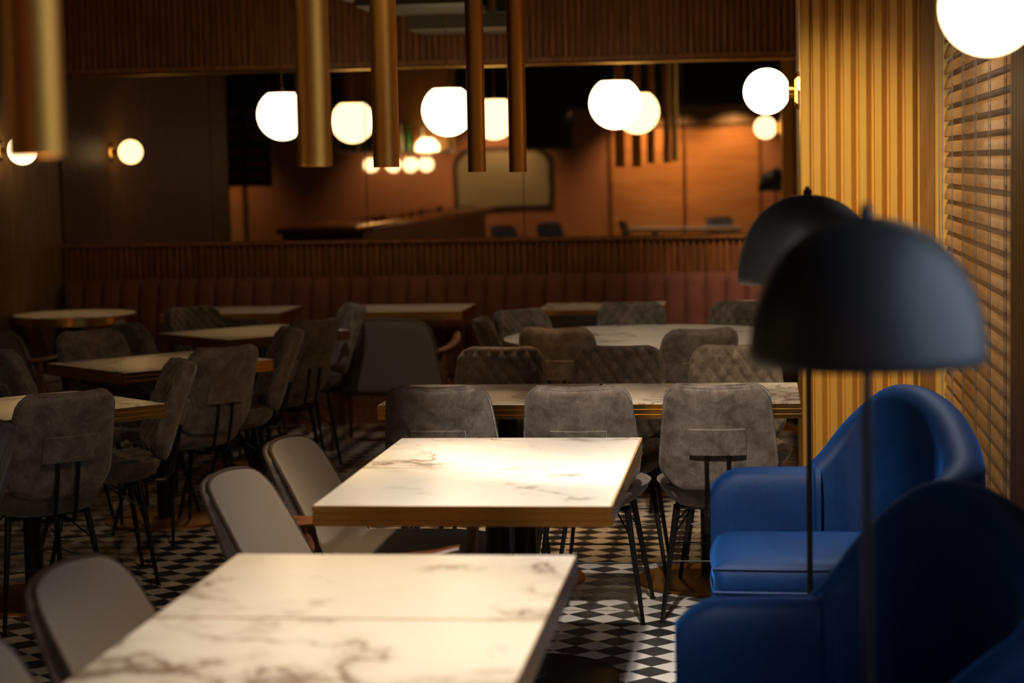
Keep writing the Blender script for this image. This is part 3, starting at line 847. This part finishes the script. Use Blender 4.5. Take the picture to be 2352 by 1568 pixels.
def arch(w, h, r, y, inset=0):
    pts = [(-w+inset, inset), (w-inset, inset)]
    for k in range(9):
        a = PI/2*k/8; pts.append((w-inset-r+r*math.cos(a), h-inset-r+r*math.sin(a)))
    for k in range(9):
        a = PI/2+PI/2*k/8; pts.append((-w+inset+r+r*math.cos(a), h-inset-r+r*math.sin(a)))
    return pts
for nm, y0, y1, ins, mt in (('frame', 0, .03, 0, 'leatherdark'), ('glass', .03, .036, .06, 'paintedmirror')):
    p = arch(.74, .92, .24, 0, ins); n = len(p)
    mb = MB().add([(x, y0, z) for x, z in p]+[(x, y1, z) for x, z in p], [tuple(range(n)), tuple(range(n, 2*n))]+[(i, (i+1) % n, n+(i+1) % n, n+i) for i in range(n)])
    mb.build(nm, M[mt], am)
b = MB().box(XL, YF, 2.45, XR, YF+.75, ZC); tag(b.build('wall_bulkhead', M['darkpaint']), kind='structure')
# bar counter at the left, mirrored as the bright rail
br = empty('bar_counter', (-4.4, 1.5, 0), 0, 'dark bar counter with shining foot rail and edge, seen in the mirror', 'bar')
MB().box(-.5, -4.6, 0, .35, 4.6, .98).build('body', M['leatherdark'], br)
MB().bbox(-.55, -4.65, .98, .45, 4.65, 1.03, .01, 2).build('worktop', M['armwood'], br)
MB().tube([(.47, -4.6, 1.06), (.47, 5.6, 1.06)], .018, 10).build('rail', M['brass'], br)
for k in range(12): MB().tube([(.47, -4.4+k*.85, 1.06), (.40, -4.4+k*.85, 1.0)], .012, 8).build('rail_bracket', M['brass'], br)
sh = empty('bar_shelf', (-4.35, 2.9, 1.80), 0, 'lit hanging shelf over the bar, seen in the mirror', 'shelf')
MB().box(-.6, -.2, 0, .75, .15, .03).build('shelf_board', M['white'], sh)
MB().box(-.55, -.05, .03, -.53, -.03, ZC-1.8).box(.70, -.05, .03, .72, -.03, ZC-1.8).build('hanger', M['black'], sh)
o = MB().box(-.6, -.21, .03, .75, -.20, 1.0).build('back_panel', M['orangewood'], sh)
for k, x in enumerate((-4.58, -4.32, -4.11, -3.925)):
    g_ = empty('bar_globe', (x, 2.9, 1.67), 0, 'small lit globe under the bar shelf', 'pendant lamp', 'small globes under the bar shelf')
    MB().lathe(globe_prof(.088), 24).build('globe', M['globe2'], g_); MB().tube([(0, 0, .07), (0, 0, .134)], .012, 8).build('stem', M['brass'], g_)
random.seed(11)
for k in range(12):
    x = -4.90+k*.085; m_ = (M['bottleg'], M['bottleb'], M['bottlec'])[k % 3]; s_ = random.uniform(.85, 1.1)
    b_ = empty('bottle', (x, 2.86, 1.83), 0, 'glass bottle standing on the bar shelf', 'bottle', 'bottles on the bar shelf')
    MB().lathe([(0, 0), (.033, 0), (.033, .18*s_), (.013, .23*s_), (.012, .30*s_), (0, .30*s_)], 14).build('body', m_, b_)
    MB().lathe([(0, .30*s_), (.014, .30*s_), (.014, .325*s_), (0, .325*s_)], 10).build('stopper', M['black'], b_)
bl_ = empty('shelf_lamp', (-3.9, 2.95, 1.83), 0, 'glowing white shade on the bar shelf, seen in the mirror', 'lamp')
MB().lathe([(.14, 0), (.13, .07), (.07, .13), (0, .14)], 24).build('lamp_shade', M['led'], bl_)
for k, (x, y) in enumerate(((-4.2, 4.6), (-4.25, 3.9), (-4.15, 3.2), (-4.2, 2.4), (-4.25, 1.4), (-4.2, .3))):
    c_ = empty('added_glow_glass', (x, y, 1.03), 0, 'added amber glow glass on the bar counter, standing in for mirrored lamp dots', 'glow_core', 'added glow glasses on the bar counter')  # added glowing glasses in place of mirrored pendant glints
    MB().lathe([(0, 0), (.03, 0), (.038, .09), (.035, .09), (.027, .01), (0, .01)], 16).build('glass', M['bottleb'], c_)
    MB().lathe([(0, .012), (.022, .012), (.022, .06), (0, .06)], 12).build('glow_core', M['amberglow'], c_)
# table and chairs behind the camera
TB.put((-1.50, -1.15, 0), 0, 'pale table behind the camera, mirrored beneath the orange blinds', 'tables behind the camera')
TB.put((-.71, -1.15, 0), 0, 'second pale table behind the camera, mirrored beneath the orange blinds', 'tables behind the camera')
g = 'chairs behind the camera'
chair(-.62, -1.95, 0, 1, 'velvet chair mirrored above the pale table edge, right of the seam', g)
chair(-1.95, -1.0, 1, -.1, 'velvet chair mirrored at the end of the pale table', g)
chair(-2.9, -.6, .6, .7, 'velvet chair mirrored low beside the arched mirror', g)
chair(-3.4, .3, .6, .7, 'velvet chair mirrored low before the bar', g)
mw = MB().box(-9.4, -4.0+.001, 0, -7.0, -3.95, .5); 

# ------------------------------------------------------------------ lights
def spot(loc, to, watts, col, size=60, blend=.5, rad=.03, name='spot'):
    l = bpy.data.lights.new(name, 'SPOT'); l.energy = watts; l.color = col; l.spot_size = math.radians(size); l.spot_blend = blend
    l.shadow_soft_size = rad
    o = bpy.data.objects.new(name, l); COL.objects.link(o); o.location = loc
    o.rotation_euler = (Vector(to)-Vector(loc)).to_track_quat('-Z', 'Y').to_euler(); return o
def area(loc, to, sx, sy, watts, col, name='daylight'):
    l = bpy.data.lights.new(name, 'AREA'); l.shape = 'RECTANGLE'; l.size = sx; l.size_y = sy; l.energy = watts; l.color = col
    o = bpy.data.objects.new(name, l); COL.objects.link(o); o.location = loc
    o.rotation_euler = (Vector(to)-Vector(loc)).to_track_quat('-Z', 'Z').to_euler(); return o
WARM = (1, .70, .40); NEUT = (1, .90, .78)
for (x, y, z, _), wt in zip(TUBES, (30, 30, 34, 36, 36)):
    spot((x, y, z+.06), (x, y, 0), wt, (1, .60, .28) if y > 8 else WARM, 96, .9, .03, 'tube_light')
# ceiling spots out of the frame; some are fills added to brighten single things
def track_or_fill(loc, to, w, col, size, blend=.9, rad=.05): return spot(loc, to, w, col, size, blend, rad, 'track_or_fill_light')
track_or_fill((.25, 3.5, 3.2), (-.58, 3.80, .75), 470, (1, .81, .57), 38, 1)
track_or_fill((.35, 5.0, 3.2), (-.86, 5.45, .75), 300, (1, .86, .66), 34, 1)
track_or_fill((-.3, 4.3, 3.25), (-.42, 6.62, .35), 600, (1, .86, .72), 31, .5)
track_or_fill((-.2, 3.0, 3.25), (-.42, 5.7, 0), 430, (1, .93, .85), 28, .9)  # added spot to brighten the floor before the long table
for y in (7.37, 9.11, 10.78): track_or_fill((-2.75, y, 3.25), (-2.75, y, .75), 60 if y < 8 else 42, (1, .60, .20), 24, 1)
track_or_fill((-4.3, 12.2, 3.25), (-4.3, 12.3, .75), 34, (1, .60, .20), 26, 1)
track_or_fill((.45, 7.7, 3.25), (.42, 6.1, .8), 170, (.85, .93, 1), 30)  # added cool spot to brighten the top of the blue armchair
track_or_fill((-.9, 4.9, 3.25), (-2.6, 8.0, .6), 75, (1, .72, .44), 50, 1)
track_or_fill((-.05, 7.1, 3.25), (-.30, 9.3, .75), 110, (1, .88, .72), 22, .8)
track_or_fill((-1.5, 8.4, 3.25), (-2.1, 11.4, .6), 90, (1, .84, .66), 20, .9)  # added spot to brighten the wooden-armed chair at the bench
track_or_fill((-.8, 9.8, 3.25), (-.45, 10.4, .7), 80, (1, .84, .62), 55, 1)
track_or_fill((.3, 10.9, 3.25), (.40, 13.2, .75), 300, (1, .70, .52), 48, 1)
track_or_fill((.02, 7.35, 3.25), (.44, 8.5, .8), 170, (1, .78, .45), 44, .9)  # added warm spot to brighten the ochre pillar
track_or_fill((.05, 6.0, 3.2), (.75, 7.4, 1.3), 130, (1, .76, .5), 70, .9)  # added spot to brighten the venetian blind
# rear wall washers
for x, w_ in ((-1.75, 100), (-1.3, 40), (-.45, 100), (-2.8, 70), (-4.0, 70), (-5.4, 70), (-8.5, 60)):
    spot((x, -3.2, 2.42), (x, -4, 1.3), w_, WARM, 100, .8, .03, 'wall_washer')
spot((-3.2, 3.0, 3.2), (-4.0, 4.0, 1.0), 300, WARM, 70, .8, .03, 'mirrored_room_fill')  # added warm spot that lifts the bar area in the mirror
spot((-.8, -.3, 3.2), (-1.0, -1.2, .75), 150, NEUT, 50, .8, .03, 'mirrored_room_fill')  # unseen fill spot over the pale tables behind the camera
# daylight through the window beside the camera
area((XR+.4, 2.9, 1.9), (-3, 3.2, .9), 1.6, 2.0, 22, (.72, .84, 1))
area((XR+.5, 6.9, 1.8), (-3, 6.9, 1.5), 3.0, 2.2, 25, (.65, .8, 1))

wd = bpy.data.worlds.new('world'); SC.world = wd; wd.use_nodes = True
bg = wd.node_tree.nodes['Background']; bg.inputs[0].default_value = (.55, .7, 1, 1); bg.inputs[1].default_value = .25

# ------------------------------------------------------------------ camera
F, YAW, PIT, ROL = 4648.28, .1252, .0861, -.0195
f = Vector((-math.sin(YAW)*math.cos(PIT), math.cos(YAW)*math.cos(PIT), -math.sin(PIT)))
r = Vector((math.cos(YAW), math.sin(YAW), 0)); u = r.cross(f)
c, s = math.cos(ROL), math.sin(ROL); R2 = c*r+s*u; U2 = -s*r+c*u
cam = bpy.data.cameras.new('camera'); co = bpy.data.objects.new('camera', cam); COL.objects.link(co)
co.matrix_world = Matrix(((R2.x, U2.x, -f.x, 0), (R2.y, U2.y, -f.y, 0), (R2.z, U2.z, -f.z, 1.62), (0, 0, 0, 1)))
cam.sensor_width = 36; cam.lens = F/2352*36; cam.clip_start = .05; cam.clip_end = 100
cam.dof.use_dof = True; cam.dof.focus_distance = 7.1; cam.dof.aperture_fstop = 2.4
SC.camera = co
SC.view_settings.view_transform = 'Standard'; SC.view_settings.look = 'None'
SC.view_settings.exposure = 0; SC.view_settings.gamma = 1; SC.view_settings.use_curve_mapping = False
SC.cycles.max_bounces = 8; SC.cycles.use_denoising = True
SC.cycles.sample_clamp_indirect = 6
